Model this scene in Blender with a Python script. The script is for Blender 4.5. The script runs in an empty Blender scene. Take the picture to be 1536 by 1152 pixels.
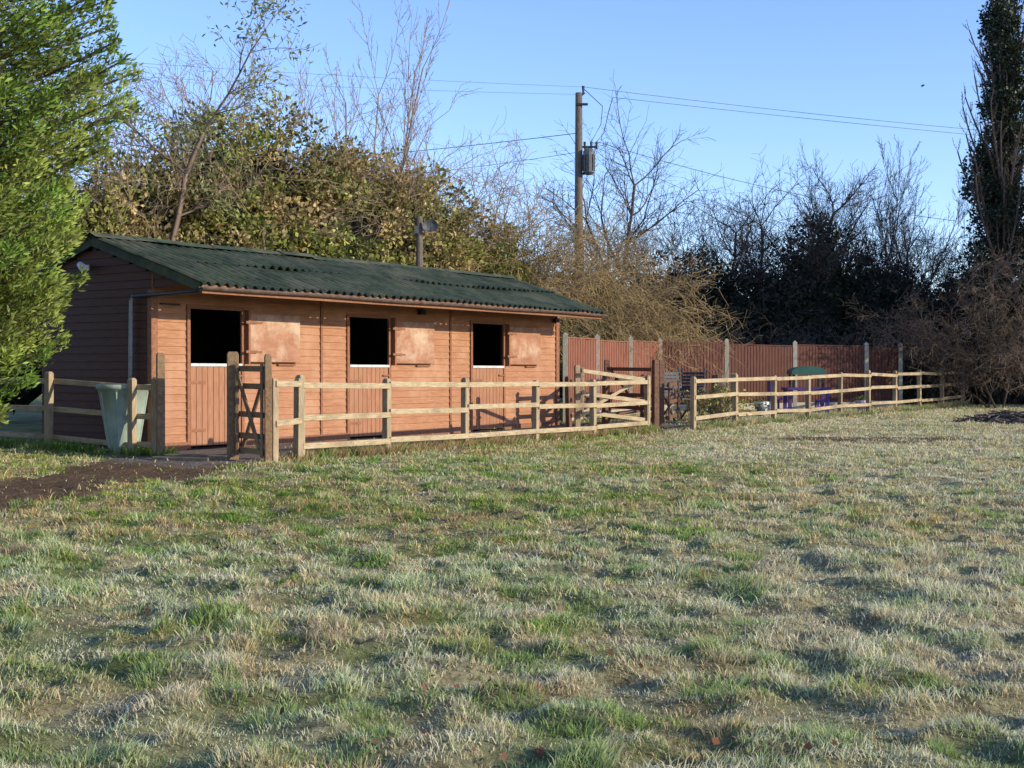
import bpy, math, numpy as np
from mathutils import Vector
R=np.random.default_rng(7)
scene=bpy.context.scene
COL=scene.collection
# ------------------------------------------------------------------ helpers
TAB=R.random((256,256))
def vn(x,y,seed=0):
    x=np.asarray(x,float)+seed*17.31+1000; y=np.asarray(y,float)+seed*9.7+1000
    xi=np.floor(x).astype(int); yi=np.floor(y).astype(int); fx=x-xi; fy=y-yi
    fx=fx*fx*(3-2*fx); fy=fy*fy*(3-2*fy)
    a=TAB[xi%256,yi%256]; b=TAB[(xi+1)%256,yi%256]; c=TAB[xi%256,(yi+1)%256]; d=TAB[(xi+1)%256,(yi+1)%256]
    return (a*(1-fx)+b*fx)*(1-fy)+(c*(1-fx)+d*fx)*fy
def fbm(x,y,seed=0,o=3):
    s=0;a=.5;t=0
    for i in range(o):
        s=s+a*vn(np.asarray(x)*2**i,np.asarray(y)*2**i,seed+i*3); t+=a; a*=.5
    return s/t
def ss(a,b,x):
    t=np.clip((np.asarray(x,float)-a)/(b-a),0,1); return t*t*(3-2*t)
def nrm(v): return v/np.maximum(np.linalg.norm(v,axis=-1,keepdims=True),1e-9)
def mkmesh(name,V,F,mat,col=None,parent=None,smooth=False):
    V=np.asarray(V,np.float32).reshape(-1,3)
    me=bpy.data.meshes.new(name)
    if isinstance(F,np.ndarray):
        n,k=F.shape
        me.vertices.add(len(V)); me.vertices.foreach_set('co',V.ravel())
        me.loops.add(n*k); me.loops.foreach_set('vertex_index',F.astype(np.int32).ravel())
        me.polygons.add(n); me.polygons.foreach_set('loop_start',np.arange(0,n*k,k,dtype=np.int32))
        try: me.polygons.foreach_set('loop_total',np.full(n,k,dtype=np.int32))
        except Exception: pass
        me.update(calc_edges=True)
    else:
        me.from_pydata([tuple(v) for v in V],[],F)
    if smooth: me.polygons.foreach_set('use_smooth',[True]*len(me.polygons))
    if col is not None:
        ca=me.color_attributes.new('Col','FLOAT_COLOR','POINT')
        c=np.ones((len(V),4),np.float32); c[:,:3]=col; ca.data.foreach_set('color',c.ravel())
    me.materials.append(mat)
    ob=bpy.data.objects.new(name,me); COL.objects.link(ob)
    if parent: ob.parent=parent
    return ob
def empty(name,loc=(0,0,0),rz=0):
    e=bpy.data.objects.new(name,None); e.location=loc; e.rotation_euler=(0,0,rz); e.empty_display_size=.2
    COL.objects.link(e); return e
class MB:
    def __init__(s): s.V=[]; s.F=[]
    def add(s,V,F):
        o=len(s.V); s.V+= [tuple(v) for v in V]; s.F+=[tuple(i+o for i in f) for f in F]
    def box(s,x0,x1,y0,y1,z0,z1):
        s.add([(x0,y0,z0),(x1,y0,z0),(x1,y1,z0),(x0,y1,z0),(x0,y0,z1),(x1,y0,z1),(x1,y1,z1),(x0,y1,z1)],
              [(0,3,2,1),(4,5,6,7),(0,1,5,4),(1,2,6,5),(2,3,7,6),(3,0,4,7)])
    def beam(s,p0,p1,w,h):
        p0=Vector(p0);p1=Vector(p1); d=(p1-p0).normalized()
        up=Vector((0,0,1)) if abs(d.z)<.95 else Vector((0,1,0))
        sd=d.cross(up).normalized()*w/2; u=sd.cross(d).normalized()*h/2
        q=[]
        for p in (p0,p1): q+=[p-sd-u,p+sd-u,p+sd+u,p-sd+u]
        s.add(q,[(0,1,2,3),(7,6,5,4),(0,4,5,1),(1,5,6,2),(2,6,7,3),(3,7,4,0)])
    def tube(s,pts,rad,n=8,cap=True):
        pts=[Vector(p) for p in pts]; V=[];F=[]
        if not hasattr(rad,'__len__'): rad=[rad]*len(pts)
        for i,p in enumerate(pts):
            d=(pts[min(i+1,len(pts)-1)]-pts[max(i-1,0)]).normalized()
            up=Vector((0,0,1)) if abs(d.z)<.9 else Vector((1,0,0))
            a=d.cross(up).normalized(); b=a.cross(d)
            for k in range(n):
                t=2*math.pi*k/n; V.append(p+a*math.cos(t)*rad[i]+b*math.sin(t)*rad[i])
        for i in range(len(pts)-1):
            for k in range(n):
                F.append((i*n+k,i*n+(k+1)%n,(i+1)*n+(k+1)%n,(i+1)*n+k))
        if cap: F.append(tuple(range(n))[::-1]); F.append(tuple(range((len(pts)-1)*n,len(pts)*n)))
        s.add(V,F)
    def make(s,name,mat,parent=None,bevel=0,smooth=False):
        ob=mkmesh(name,s.V,s.F,mat,parent=parent,smooth=smooth)
        if bevel:
            m=ob.modifiers.new('b','BEVEL'); m.width=bevel; m.segments=1; m.limit_method='ANGLE'
        return ob
# ------------------------------------------------------------------ materials
def newmat(name,rough=.8,spec=.3):
    m=bpy.data.materials.new(name); m.use_nodes=True; nt=m.node_tree; b=nt.nodes['Principled BSDF']
    b.inputs['Roughness'].default_value=rough; b.inputs['Specular IOR Level'].default_value=spec
    return m,nt,b
def mnoise(name,c1,c2,scale=5,rough=.8,bump=.0,st=(1,1,1),c3=None,metal=0,detail=5,spec=.3,lo=.35,hi=.65,big=.7):
    m,nt,b=newmat(name,rough,spec); N=nt.nodes; L=nt.links
    tc=N.new('ShaderNodeTexCoord'); mp=N.new('ShaderNodeMapping'); mp.inputs['Scale'].default_value=st
    L.new(tc.outputs['Object'],mp.inputs['Vector'])
    n=N.new('ShaderNodeTexNoise'); n.inputs['Scale'].default_value=scale; n.inputs['Detail'].default_value=detail; n.inputs['Roughness'].default_value=.65
    L.new(mp.outputs[0],n.inputs['Vector'])
    cr=N.new('ShaderNodeValToRGB'); cr.color_ramp.elements[0].position=lo; cr.color_ramp.elements[1].position=hi
    cr.color_ramp.elements[0].color=(*c1,1); cr.color_ramp.elements[1].color=(*c2,1)
    L.new(n.outputs['Fac'],cr.inputs[0]); out=cr.outputs[0]
    if c3:
        n2=N.new('ShaderNodeTexNoise'); n2.inputs['Scale'].default_value=big; n2.inputs['Detail'].default_value=6; n2.inputs['Roughness'].default_value=.7
        L.new(tc.outputs['Object'],n2.inputs['Vector'])
        c=N.new('ShaderNodeValToRGB'); c.color_ramp.elements[0].position=.48; c.color_ramp.elements[1].position=.68
        L.new(n2.outputs['Fac'],c.inputs[0])
        mx=N.new('ShaderNodeMix'); mx.data_type='RGBA'; L.new(c.outputs[0],mx.inputs['Factor']); L.new(out,mx.inputs['A']); mx.inputs['B'].default_value=(*c3,1); out=mx.outputs['Result']
    L.new(out,b.inputs['Base Color']); b.inputs['Metallic'].default_value=metal
    if bump:
        bp=N.new('ShaderNodeBump'); bp.inputs['Strength'].default_value=bump; bp.inputs['Distance'].default_value=.02
        L.new(n.outputs['Fac'],bp.inputs['Height']); L.new(bp.outputs[0],b.inputs['Normal'])
    return m
def mattr(name,rough=.6,spec=.25,nscale=0,bump=0,trans=0):
    m,nt,b=newmat(name,rough,spec); N=nt.nodes;L=nt.links
    a=N.new('ShaderNodeAttribute'); a.attribute_name='Col'; out=a.outputs['Color']
    if nscale:
        tc=N.new('ShaderNodeTexCoord'); n=N.new('ShaderNodeTexNoise'); n.inputs['Scale'].default_value=nscale; n.inputs['Detail'].default_value=8; n.inputs['Roughness'].default_value=.75
        L.new(tc.outputs['Object'],n.inputs['Vector'])
        cr=N.new('ShaderNodeValToRGB'); cr.color_ramp.elements[0].position=.32; cr.color_ramp.elements[1].position=.68
        cr.color_ramp.elements[0].color=(.25,.24,.22,1); cr.color_ramp.elements[1].color=(1.5,1.5,1.5,1)
        L.new(n.outputs['Fac'],cr.inputs[0])
        mx=N.new('ShaderNodeMix'); mx.data_type='RGBA'; mx.blend_type='MULTIPLY'; mx.inputs['Factor'].default_value=1
        L.new(out,mx.inputs['A']); L.new(cr.outputs[0],mx.inputs['B']); out=mx.outputs['Result']
        if bump:
            bp=N.new('ShaderNodeBump'); bp.inputs['Strength'].default_value=bump; bp.inputs['Distance'].default_value=.04
            L.new(n.outputs['Fac'],bp.inputs['Height']); L.new(bp.outputs[0],b.inputs['Normal'])
    L.new(out,b.inputs['Base Color'])
    if trans:
        tr=N.new('ShaderNodeBsdfTranslucent'); L.new(out,tr.inputs['Color'])
        ms=N.new('ShaderNodeMixShader'); ms.inputs[0].default_value=trans
        L.new(b.outputs[0],ms.inputs[1]); L.new(tr.outputs[0],ms.inputs[2]); L.new(ms.outputs[0],N['Material Output'].inputs['Surface'])
    return m
M_leaf=mattr('foliage',.55,.3,trans=.25)
M_dleaf=mattr('dark_foliage',.5,.3)
M_grass=mattr('grass_blades',.6,.2,trans=.42)
M_ground=mattr('ground_soil',.95,.1,nscale=26,bump=1.0)
M_bark=mattr('bark_twigs',.85,.15)
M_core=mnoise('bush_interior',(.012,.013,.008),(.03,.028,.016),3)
M_clad=mnoise('stained_cladding',(.31,.135,.062),(.47,.215,.11),3,.7,.3,(1,1,14),c3=(.49,.255,.145),big=.9)
M_cladd=mnoise('stained_cladding_shade_tint',(.08,.03,.016),(.12,.046,.025),3,.7,.3,(1,1,14))  # cladding stain darkened so the colour itself carries the gable's shade
M_cladv=mnoise('stained_boards',(.29,.125,.062),(.43,.195,.105),4,.7,.3,(10,10,1),c3=(.38,.185,.10))
M_trim=mnoise('stained_trim',(.21,.088,.045),(.33,.14,.07),6,.7,.2,(3,3,3))
M_shut=mnoise('weathered_ply',(.31,.135,.07),(.43,.20,.115),2.5,.6,.1,(1,1,3),c3=(.56,.38,.26),big=1.7)
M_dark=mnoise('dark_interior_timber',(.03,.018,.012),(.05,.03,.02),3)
M_roof=mnoise('green_corrugated_roof',(.030,.043,.024),(.08,.095,.05),2.2,.75,.4,(1,1,1),c3=(.14,.13,.08),big=1.3)
M_pipe=mnoise('grey_plastic',(.25,.24,.23),(.35,.34,.32),5,.5)
M_blk=mnoise('black_metal',(.015,.015,.015),(.03,.03,.03),9,.5)
M_wht=mnoise('white_plastic',(.65,.65,.63),(.8,.8,.78),6,.5)
M_strip=mnoise('galvanised_strip',(.5,.48,.45),(.68,.66,.62),9,.5)
M_rail=mnoise('fence_rail_timber',(.34,.245,.135),(.56,.43,.26),5,.8,.35,(1,1,12),c3=(.24,.175,.105),big=1.1)
M_post=mnoise('fence_post_timber',(.27,.19,.105),(.47,.35,.21),5,.8,.35,(10,10,1),c3=(.19,.13,.078),big=1.1)
M_gate=mnoise('gate_timber',(.15,.08,.04),(.29,.17,.085),6,.8,.3,(4,4,3),c3=(.30,.21,.11),big=1.5)
M_dgate=mnoise('dark_gate_timber',(.10,.05,.03),(.20,.10,.06),6,.8,.3,(4,4,3))
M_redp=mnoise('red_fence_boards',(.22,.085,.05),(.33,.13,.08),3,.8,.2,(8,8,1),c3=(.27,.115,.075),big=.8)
M_redd=mnoise('red_fence_boards_shade_tint',(.075,.027,.018),(.13,.045,.029),3,.8,.2,(8,8,1),c3=(.10,.04,.028),big=.8)  # same red boards, shade on the right-hand run painted into the colour
M_conc=mnoise('concrete_post',(.34,.29,.21),(.46,.40,.31),12,.9,.3)
M_pole=mnoise('pole_timber',(.09,.065,.045),(.19,.15,.11),5,.85,.3,(8,8,1))
M_grn=mnoise('pale_green_plastic',(.26,.32,.25),(.38,.43,.35),4,.6)
M_purp=mnoise('purple_plastic',(.07,.035,.15),(.10,.05,.21),5,.5)
M_dgrn=mnoise('green_plastic',(.03,.09,.065),(.045,.12,.09),5,.5)
M_pot=mnoise('glazed_pot',(.5,.35,.38),(.62,.5,.5),9,.4)
M_grey=mnoise('grey_metal',(.09,.085,.08),(.15,.145,.14),9,.5,metal=.2)
M_chair=mnoise('chair_metal',(.03,.03,.035),(.09,.09,.09),9,.4)
M_wire=mnoise('cable',(.10,.11,.13),(.14,.15,.17),2,.5)
M_slee=mnoise('old_sleeper',(.14,.10,.065),(.26,.19,.12),6,.9,.5,(1,6,6))
# ------------------------------------------------------------------ terrain
def gz(x,y):
    x=np.asarray(x,float);y=np.asarray(y,float)
    b=np.interp(y,[-50,28,45,70,500],[0,0,.22,.35,.4])
    b=b+ .10*ss(-6.5,-8,x)*ss(20,22.5,y)
    w=1-ss(19.5,21,y)*(1-ss(30,34,y))*(x<3)*.8
    b=b+w*(.07*(fbm(x*.35,y*.35,1)-.5)+.04*(fbm(x*1.1,y*1.5,2)-.5)*ss(60,30,y)+.06*(ss(.35,.75,fbm(x*4.5,y*5,3,2))-.5)*ss(30,10,y))
    return b
def segd(x,y,pts):
    d=1e9
    for (ax,ay),(bx,by) in zip(pts[:-1],pts[1:]):
        vx,vy=bx-ax,by-ay; t=np.clip(((x-ax)*vx+(y-ay)*vy)/(vx*vx+vy*vy),0,1)
        d=np.minimum(d,np.hypot(x-ax-t*vx,y-ay-t*vy))
    return d
def zones(x,y):
    n=fbm(x*.5,y*.7,11,4); n2=fbm(x*3.6,y*4.6,12,3)
    frost=np.clip(.20+.48*ss(13,7,y+ .15*x)+.46*ss(-1,4,x-.06*y)+1.0*(n-.5)+1.7*(n2-.5),0,1)
    straw=np.clip(.36+.42*ss(-1,4,x-.05*y)+2.8*(fbm(x*2.6,y*3.2,15,3)-.5),0,1)
    d1=segd(x,y,[(-4.7,22),(-4.75,20),(-4.95,17.5),(-5.4,15.2),(-5.7,13),(-6.0,10.5)])
    mud=ss(1.3,.8,d1+1.1*(fbm(x*1.3,y*1.3,21)-.5))
    d2=np.hypot((x-6.9)/2.6,(y-26.3)/1.6); mud=np.maximum(mud,.9*ss(1.1,.5,d2+1.2*(fbm(x*1.2,y*1.2,22)-.5)))
    rm=ss(2,6,x)*ss(14,18,y)*.07
    mud=np.maximum(mud,.45*ss(.68,.80,fbm(x*2.4,y*2.8,25,3)+rm))
    d3=segd(x,y,[(-2.8,20.8),(3.2,30)])
    mud=np.maximum(mud,.5*ss(1.3,.5,d3+.8*(n2-.5)))
    dn=(x+3.18)*.8226-(y-20)*.5686; tt=(x+3.18)*.5686+(y-20)*.8226
    yard=ss(.1,-.3,dn)*ss(-3.6,-3.3,dn)*ss(-2.5,-1.5,tt)*ss(16,13,tt)
    return frost,straw,mud,yard
def axis(segs):
    out=[]
    for a,b,n in segs: out+=list(np.linspace(a,b,n,endpoint=False))
    out.append(segs[-1][1]); return np.array(out)
gx=axis([(-600,-60,14),(-60,-15,45),(-15,-5,90),(-5,5,180),(5,15,90),(15,60,45),(60,600,14)])
gy=axis([(-120,2,20),(2,13,220),(13,32,210),(32,60,60),(60,900,24)])
X,Y=np.meshgrid(gx,gy); Z=gz(X,Y)
fr,st,mu,ya=zones(X,Y)
def mixc(a,b,t): return a*(1-t[...,None])+np.array(b)*t[...,None]
c=np.zeros(X.shape+(3,))+np.array([.16,.19,.05])
c=mixc(c,[.42,.33,.16],st*.8); c=mixc(c,[.55,.48,.30],fr*.4); c=mixc(c,[.17,.105,.06],np.clip(mu*1.15,0,1)); c=mixc(c,[.22,.18,.15],ya)
nx,ny=len(gx),len(gy); idx=np.arange(nx*ny).reshape(ny,nx)
F=np.stack([idx[:-1,:-1],idx[:-1,1:],idx[1:,1:],idx[1:,:-1]],-1).reshape(-1,4)
ground=mkmesh('ground',np.stack([X,Y,Z],-1),F,M_ground,c.reshape(-1,3),smooth=True)
# ------------------------------------------------------------------ grass
def blades(x,y,h,w,lean,az,cb,ct):
    n=len(x); z=gz(x,y)-.005
    d=np.stack([np.cos(az),np.sin(az)],-1); s=R.random(n)*math.pi
    sx=np.cos(s)*w/2; sy=np.sin(s)*w/2
    V=np.zeros((n,5,3),np.float32)
    l1=lean*.6
    V[:,0]=np.stack([x-sx,y-sy,z],-1); V[:,1]=np.stack([x+sx,y+sy,z],-1)
    k1=h*.55*np.sin(l1)
    mx=x+d[:,0]*k1; my=y+d[:,1]*k1; mz=z+h*.6*np.cos(l1)
    V[:,2]=np.stack([mx+sx*.8,my+sy*.8,mz],-1); V[:,3]=np.stack([mx-sx*.8,my-sy*.8,mz],-1)
    V[:,4]=np.stack([mx+d[:,0]*h*.5*np.sin(lean*1.2),my+d[:,1]*h*.5*np.sin(lean*1.2),mz+h*.42*np.cos(lean*1.25)],-1)
    C=np.zeros((n,5,3),np.float32); C[:,0]=C[:,1]=cb; C[:,2]=C[:,3]=(cb+ct*2)/3; C[:,4]=ct
    b=np.arange(n)[:,None]*5
    T=np.concatenate([b+[0,1,2],b+[0,2,3],b+[3,2,4]],0)
    return V.reshape(-1,3),T,C.reshape(-1,3)
N=620000
FRC=np.array([1.0,.93,.66])
u=R.random(N); Y0,Y1=3.6,47.
yy=(Y0**.4+u*(Y1**.4-Y0**.4))**2.5
xx=(R.random(N)*2-1)*(.40*yy+.9)
fr,st,mu,ya=zones(xx,yy)
tus=fbm(xx*2.2,yy*2.8,31,3); fine=fbm(xx*7,yy*8,33,2); bump=fbm(xx*4.5,yy*5,3,2)
lines=segd(xx,yy,[(-3.18,20),(3.0,29.5)])
bld=((xx+5.94)*.8226-(yy-22)*.5686<.15)&((xx+5.94)*.5686+(yy-22)*.8226>-.1)&(yy>20)&((xx+5.94)*.5686+(yy-22)*.8226<12.6)
keep=(R.random(N)>mu*.97)&(R.random(N)>ya*.9)&(R.random(N)<.6+.9*ss(.25,.6,fine))&(~bld)
xx,yy,fr,st,mu,ya,tus,fine,lines,bump=[a[keep] for a in (xx,yy,fr,st,mu,ya,tus,fine,lines,bump)]
n=len(xx); sc=(yy/4.4)
tf=ss(.54,.72,tus)
h=(.012+.028*R.random(n)**1.5)*(1+.9*tf)*(.6+.8*fine)*(.7+.7*ss(.4,.7,bump))*sc**.2
h*=1+1.2*ss(1.0,.2,lines)*R.random(n)
w=(.0030+.0024*R.random(n))*sc**.85
lean=np.clip(.4+.9*R.random(n),0,1.35)
az=2*math.pi*fbm(xx*1.1,yy*1.3,41,2)*2+R.normal(0,1.6,n)
g1=np.array([.22,.36,.045]);g2=np.array([.46,.53,.09])
ct=g1+(g2-g1)*R.random(n)[:,None]
isst=(R.random(n)<np.clip(st*.8+.06,0,.85)); cs=np.array([.98,.73,.33])*(.5+.52*R.random(n)[:,None]); ct=np.where(isst[:,None],cs,ct)
isb=(R.random(n)<.03+.5*ss(.56,.70,fbm(xx*2.3,yy*2.8,55,3))); ct=np.where(isb[:,None],np.array([.56,.31,.14])*(.6+.6*R.random(n)[:,None]),ct)
f=np.clip(fr*(.3+1.05*R.random(n)),0,.92)
frc=FRC*(.82+.18*R.random(n)[:,None])
cb=ct*.8*(1-.5*f[:,None])+frc*.5*f[:,None]
ct=ct*(1-f[:,None])+frc*f[:,None]
V,T,C=blades(xx,yy,h,w,lean,az,cb,ct)
grass=mkmesh('grass',V,T,M_grass,C)
gl=[]
def tuft(cx,cy,r,n,hh,colr,fr_=0.,wd=.006):
    a=R.random(n)*6.283; q=np.sqrt(R.random(n))*r
    x=cx+np.cos(a)*q; y=cy+np.sin(a)*q
    h=hh*(.5+.7*R.random(n)); ln=.2+.9*q/r*R.random(n)+.25*R.random(n)
    cc=np.array(colr)*(.6+.7*R.random(n)[:,None])
    fm=np.clip(fr_*(.3+R.random(n)),0,.85)[:,None]
    gl.append(blades(x,y,h,np.full(n,wd),ln,a+R.normal(0,.5,n),cc*.55,cc*(1-fm)+FRC*fm))
for i in range(620):
    y=4.3+16*R.random()**1.25; x=(R.random()*2-1)*.4*y
    f_,s_,m_,_y=zones(np.array([x]),np.array([y]))
    if m_[0]>.4: continue
    colr=(.27,.44,.06) if R.random()>s_[0]*.7 else (.82,.62,.28)
    tuft(x,y,.05+.10*R.random(),110,.03+.045*R.random(),colr,f_[0]*.55,.0036*(y/5)**.6)
for k in range(210):
    t=R.random(); x=-3.3+6.4*t+R.normal(0,.12); y=19.9+9.7*t+R.normal(0,.12)
    tuft(x,y,.16,45,.11+.11*R.random(),[(.25,.36,.06),(.65,.48,.21),(.55,.36,.16)][R.integers(3)],.1,.012)
for k in range(150):
    t=R.random(); x=4.1+11.1*t+R.normal(0,.15); y=30.1+14.8*t+R.normal(0,.15)
    tuft(x,y,.2,35,.12+.12*R.random(),[(.28,.36,.08),(.65,.52,.26)][R.integers(2)],.25,.02)
for k in range(90):
    t=R.random(); x=-4.2-6*t+R.normal(0,.2); y=20.4+2.6*t+R.normal(0,.2)
    if -5.3<x<-4.1: continue
    tuft(x,y,.18,40,.10+.1*R.random(),[(.16,.30,.04),(.25,.34,.07)][R.integers(2)],.0,.013)
o=0;VV=[];TT=[];CC=[]
for V,T,C in gl: VV.append(V);TT.append(T+o);CC.append(C);o+=len(V)
t_=mkmesh('tussocks',np.concatenate(VV),np.concatenate(TT),M_grass,np.concatenate(CC),parent=grass)
# ------------------------------------------------------------------ leaf / twig meshes
def leafarr(P,D,size,aspect=.55):
    n=len(P); a=nrm(D); b=nrm(np.cross(a,R.normal(size=(n,3)))); s=size[:,None]
    V=np.stack([P,P+a*s*.5+b*s*aspect*.5,P+a*s,P+a*s*.5-b*s*aspect*.5],1)
    return V.reshape(-1,3),np.arange(n*4).reshape(n,4)
def leafobj(name,P,D,size,col,mat,parent,aspect=.55):
    V,F=leafarr(P,D,size,aspect); return mkmesh(name,V,F,mat,np.repeat(col,4,0),parent=parent)
def ellmesh(name,blobs,k,parent,mat=M_core):
    mb=MB()
    for (cx,cy,cz,rx,ry,rz) in blobs:
        V=[];F=[];a=14;b=9
        for j in range(b+1):
            for i in range(a):
                th=math.pi*j/b; ph=2*math.pi*i/a; q=k*(.85+.3*R.random())
                V.append((cx+rx*q*math.sin(th)*math.cos(ph),cy+ry*q*math.sin(th)*math.sin(ph),cz+rz*q*math.cos(th)))
        for j in range(b):
            for i in range(a): F.append((j*a+i,(j+1)*a+i,(j+1)*a+(i+1)%a,j*a+(i+1)%a))
        mb.add(V,F)
    return mb.make(name,mat,parent)
def bushleaves(name,blobs,parent,cols,mat,nclump=60,nleaf=170,ls=.13,cr=(.3,.75),aspect=.6,lum=(.6,1.35),updir=0.2):
    P=[];D=[];C=[];S=[]
    for (cx,cy,cz,rx,ry,rz) in blobs:
        A=max(.3,(rx*rz+ry*rz+rx*ry)/12.)
        for k in range(int(nclump*A)):
            d=R.normal(size=3); d/=np.linalg.norm(d); d[2]=abs(d[2])*1.0-.35; d/=np.linalg.norm(d)
            q=.7+.42*R.random()
            c=np.array([cx+rx*d[0]*q,cy+ry*d[1]*q,cz+rz*d[2]*q])
            if c[2]<.1: continue
            r=cr[0]+(cr[1]-cr[0])*R.random()**1.5
            m=int(nleaf*(r/.5)**1.6); e=nrm(R.normal(size=(m,3))); rr=r*(.35+.75*R.random((m,1))**.6)
            P.append(c+e*rr*np.array([1,1,.8])); D.append(e*.8+R.normal(size=(m,3))*.6+np.array([0,0,updir]))
            base=np.array(cols[R.integers(len(cols))])*(lum[0]+(lum[1]-lum[0])*R.random())
            C.append(base*(.7+.6*R.random((m,1)))); S.append(ls*(.6+.8*R.random(m)))
    return leafobj(name,np.concatenate(P),np.concatenate(D),np.concatenate(S),np.concatenate(C),mat,parent,aspect)
def grow(p,d,L,r,lev,maxl,out,tips,P):
    ns=P['ns'][min(lev,len(P['ns'])-1)]; sl=L/ns
    for i in range(ns):
        d=d+R.normal(size=3)*P['wig']+np.array([0,0,P['up'][min(lev,len(P['up'])-1)]]); d/=np.linalg.norm(d)
        q=p+d*sl; r2=r*(1-.8*(1/ns) ) if lev>0 else r*(1-.6/ns)
        r2=max(r2,P['rmin']*.7); out.append((p,q,r,r2)); p=q; r=r2
        if lev<maxl and (lev>0 or i>=P['first']):
            nc=P['nc'][min(lev,len(P['nc'])-1)]; nc=int(nc)+(R.random()<nc-int(nc))
            for c in range(nc):
                a=R.normal(size=3); a-=a.dot(d)*d; a/=np.linalg.norm(a)+1e-9
                an=P['ang']*(.6+.8*R.random()); nd=d*math.cos(an)+a*math.sin(an)
                f=P['lr']*(.6+.6*R.random())*(1-.35*i/ns)
                grow(p,nd,L*f,max(r*P.get('rr',.6),P['rmin']),lev+1,maxl,out,tips,P)
    tips.append(p)
def tubes(name,segs,col,parent,k=3,mat=None):
    p0=np.array([s[0] for s in segs]);p1=np.array([s[1] for s in segs]);r0=np.array([s[2] for s in segs]);r1=np.array([s[3] for s in segs])
    n=len(p0); d=nrm(p1-p0); a=nrm(np.cross(d,np.tile([.31,.95,.12],(n,1)))); b=np.cross(d,a)
    V=np.zeros((n,2*k,3))
    for i in range(k):
        t=2*math.pi*i/k; o=a*math.cos(t)+b*math.sin(t); V[:,i]=p0+o*r0[:,None]; V[:,k+i]=p1+o*r1[:,None]
    base=np.arange(n)[:,None]*2*k
    F=np.concatenate([base+np.array([i,(i+1)%k,k+(i+1)%k,k+i]) for i in range(k)],0)
    cc=np.array(col)*(.65+.7*R.random((n,1)))
    return mkmesh(name,V.reshape(-1,3),F,mat or M_bark,np.repeat(cc,2*k,0),parent=parent)
BT=dict(ns=[7,5,4,3],wig=.13,up=[.05,.06,.04,.02],first=2,nc=[2.4,1.9,1.6,1],ang=.75,lr=.5,rmin=.008)
def baretree(name,x,y,H,r=.13,col=(.22,.16,.12),params=None,maxl=3,stems=1,lean=.0,leafcol=None):
    P=dict(BT); P.update(params or {})
    e=empty(name,(x,y,float(gz(x,y))-.1)); out=[];tips=[]
    for s in range(stems):
        d=np.array([R.normal()*.12*stems**.5+lean,R.normal()*.12*stems**.5,1.]); d/=np.linalg.norm(d)
        grow(np.array([R.normal()*.15*(stems>1),R.normal()*.15*(stems>1),0.]),d,H*.78*(.8+.3*R.random() if stems>1 else 1),r,0,maxl,out,tips,P)
    tubes('trunk_and_branches',out,col,e,3)
    if leafcol is not None:
        T=np.array(tips); T=T[T[:,2]>H*.4]; k=R.choice(len(T),min(len(T),130),replace=False); T=T[k]
        Pp=np.repeat(T,22,0)+R.normal(size=(len(T)*22,3))*.16
        leafobj('needles',Pp,R.normal(size=Pp.shape),.14*(.6+.8*R.random(len(Pp))),np.array(leafcol)*(.6+.8*R.random((len(Pp),1))),M_leaf,e,.3)
    return e
# ------------------------------------------------------------------ ivy bushes behind the stable
hedge=empty('ivy_hedgerow')
bl=[(-11.6,31,2.8,2.2,2,3.1),(-9.6,31.5,3.0,2.0,2,3.1),(-8.6,32.5,3.3,1.7,2,3.3),(-7.3,33.5,4.1,1.8,2,3.5),(-6.3,34.5,4.3,1.6,2,3.6),(-5.3,35.5,3.9,1.6,2,3.6),
    (-4.2,36.5,3.9,1.5,2,3.5),(-3.1,37.5,4.0,1.5,2,3.4),(-2.0,38.5,3.4,1.5,2,3.2),(-.9,39.6,2.9,1.5,2,2.8)]
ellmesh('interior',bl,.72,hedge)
bushleaves('ivy_leaves',bl,hedge,[(.27,.27,.06),(.35,.31,.085),(.40,.29,.11),(.18,.21,.045),(.44,.32,.15)],M_leaf,nclump=145,nleaf=130,ls=.13,cr=(.22,.6),lum=(.4,1.4))
out=[];tips=[]
for (cx,cy,cz,rx,ry,rz) in bl:
    for k in range(12):
        d=nrm(R.normal(size=3)*np.array([.8,.8,.5])+np.array([.1,-.3,.55])); s=np.array([cx,cy,cz])+d*np.array([rx,ry,rz])*.8
        grow(s,d,1.6+1.2*R.random(),.018,1,3,out,tips,dict(BT,wig=.2,nc=[1.8,1.4,1.2],ang=.7,lr=.6,rmin=.007))
tubes('twigs',out,(.34,.24,.15),hedge)
wil=empty('willow_scrub')
wb=[(.3,40.5,2.7,1.7,1.6,2.9),(1.7,41.6,2.2,1.6,1.6,2.5),(3.0,42.8,1.7,1.4,1.5,1.9)]
ellmesh('interior',wb,.65,wil); out=[];tips=[]
for (cx,cy,cz,rx,ry,rz) in wb+[(-1.0,39.6,3.2,1.4,1.5,3.0)]:
    for k in range(60):
        d=nrm(R.normal(size=3)*np.array([1,.8,.6])+np.array([.1,-.4,.45])); s=np.array([cx,cy,cz])+d*np.array([rx,ry,rz])*(.3+.4*R.random())
        grow(s,d,2.2+1.0*R.random(),.024,1,3,out,tips,dict(BT,wig=.2,up=[0,-.05,-.1,-.16],nc=[2,1.7,1.3],ang=.7,lr=.62,rmin=.008))
tubes('twigs',out,(.34,.235,.11),wil)
bushleaves('leaves',wb,wil,[(.26,.24,.06),(.32,.27,.09),(.18,.20,.05)],M_leaf,nclump=120,nleaf=85,ls=.08,cr=(.2,.5))
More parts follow.
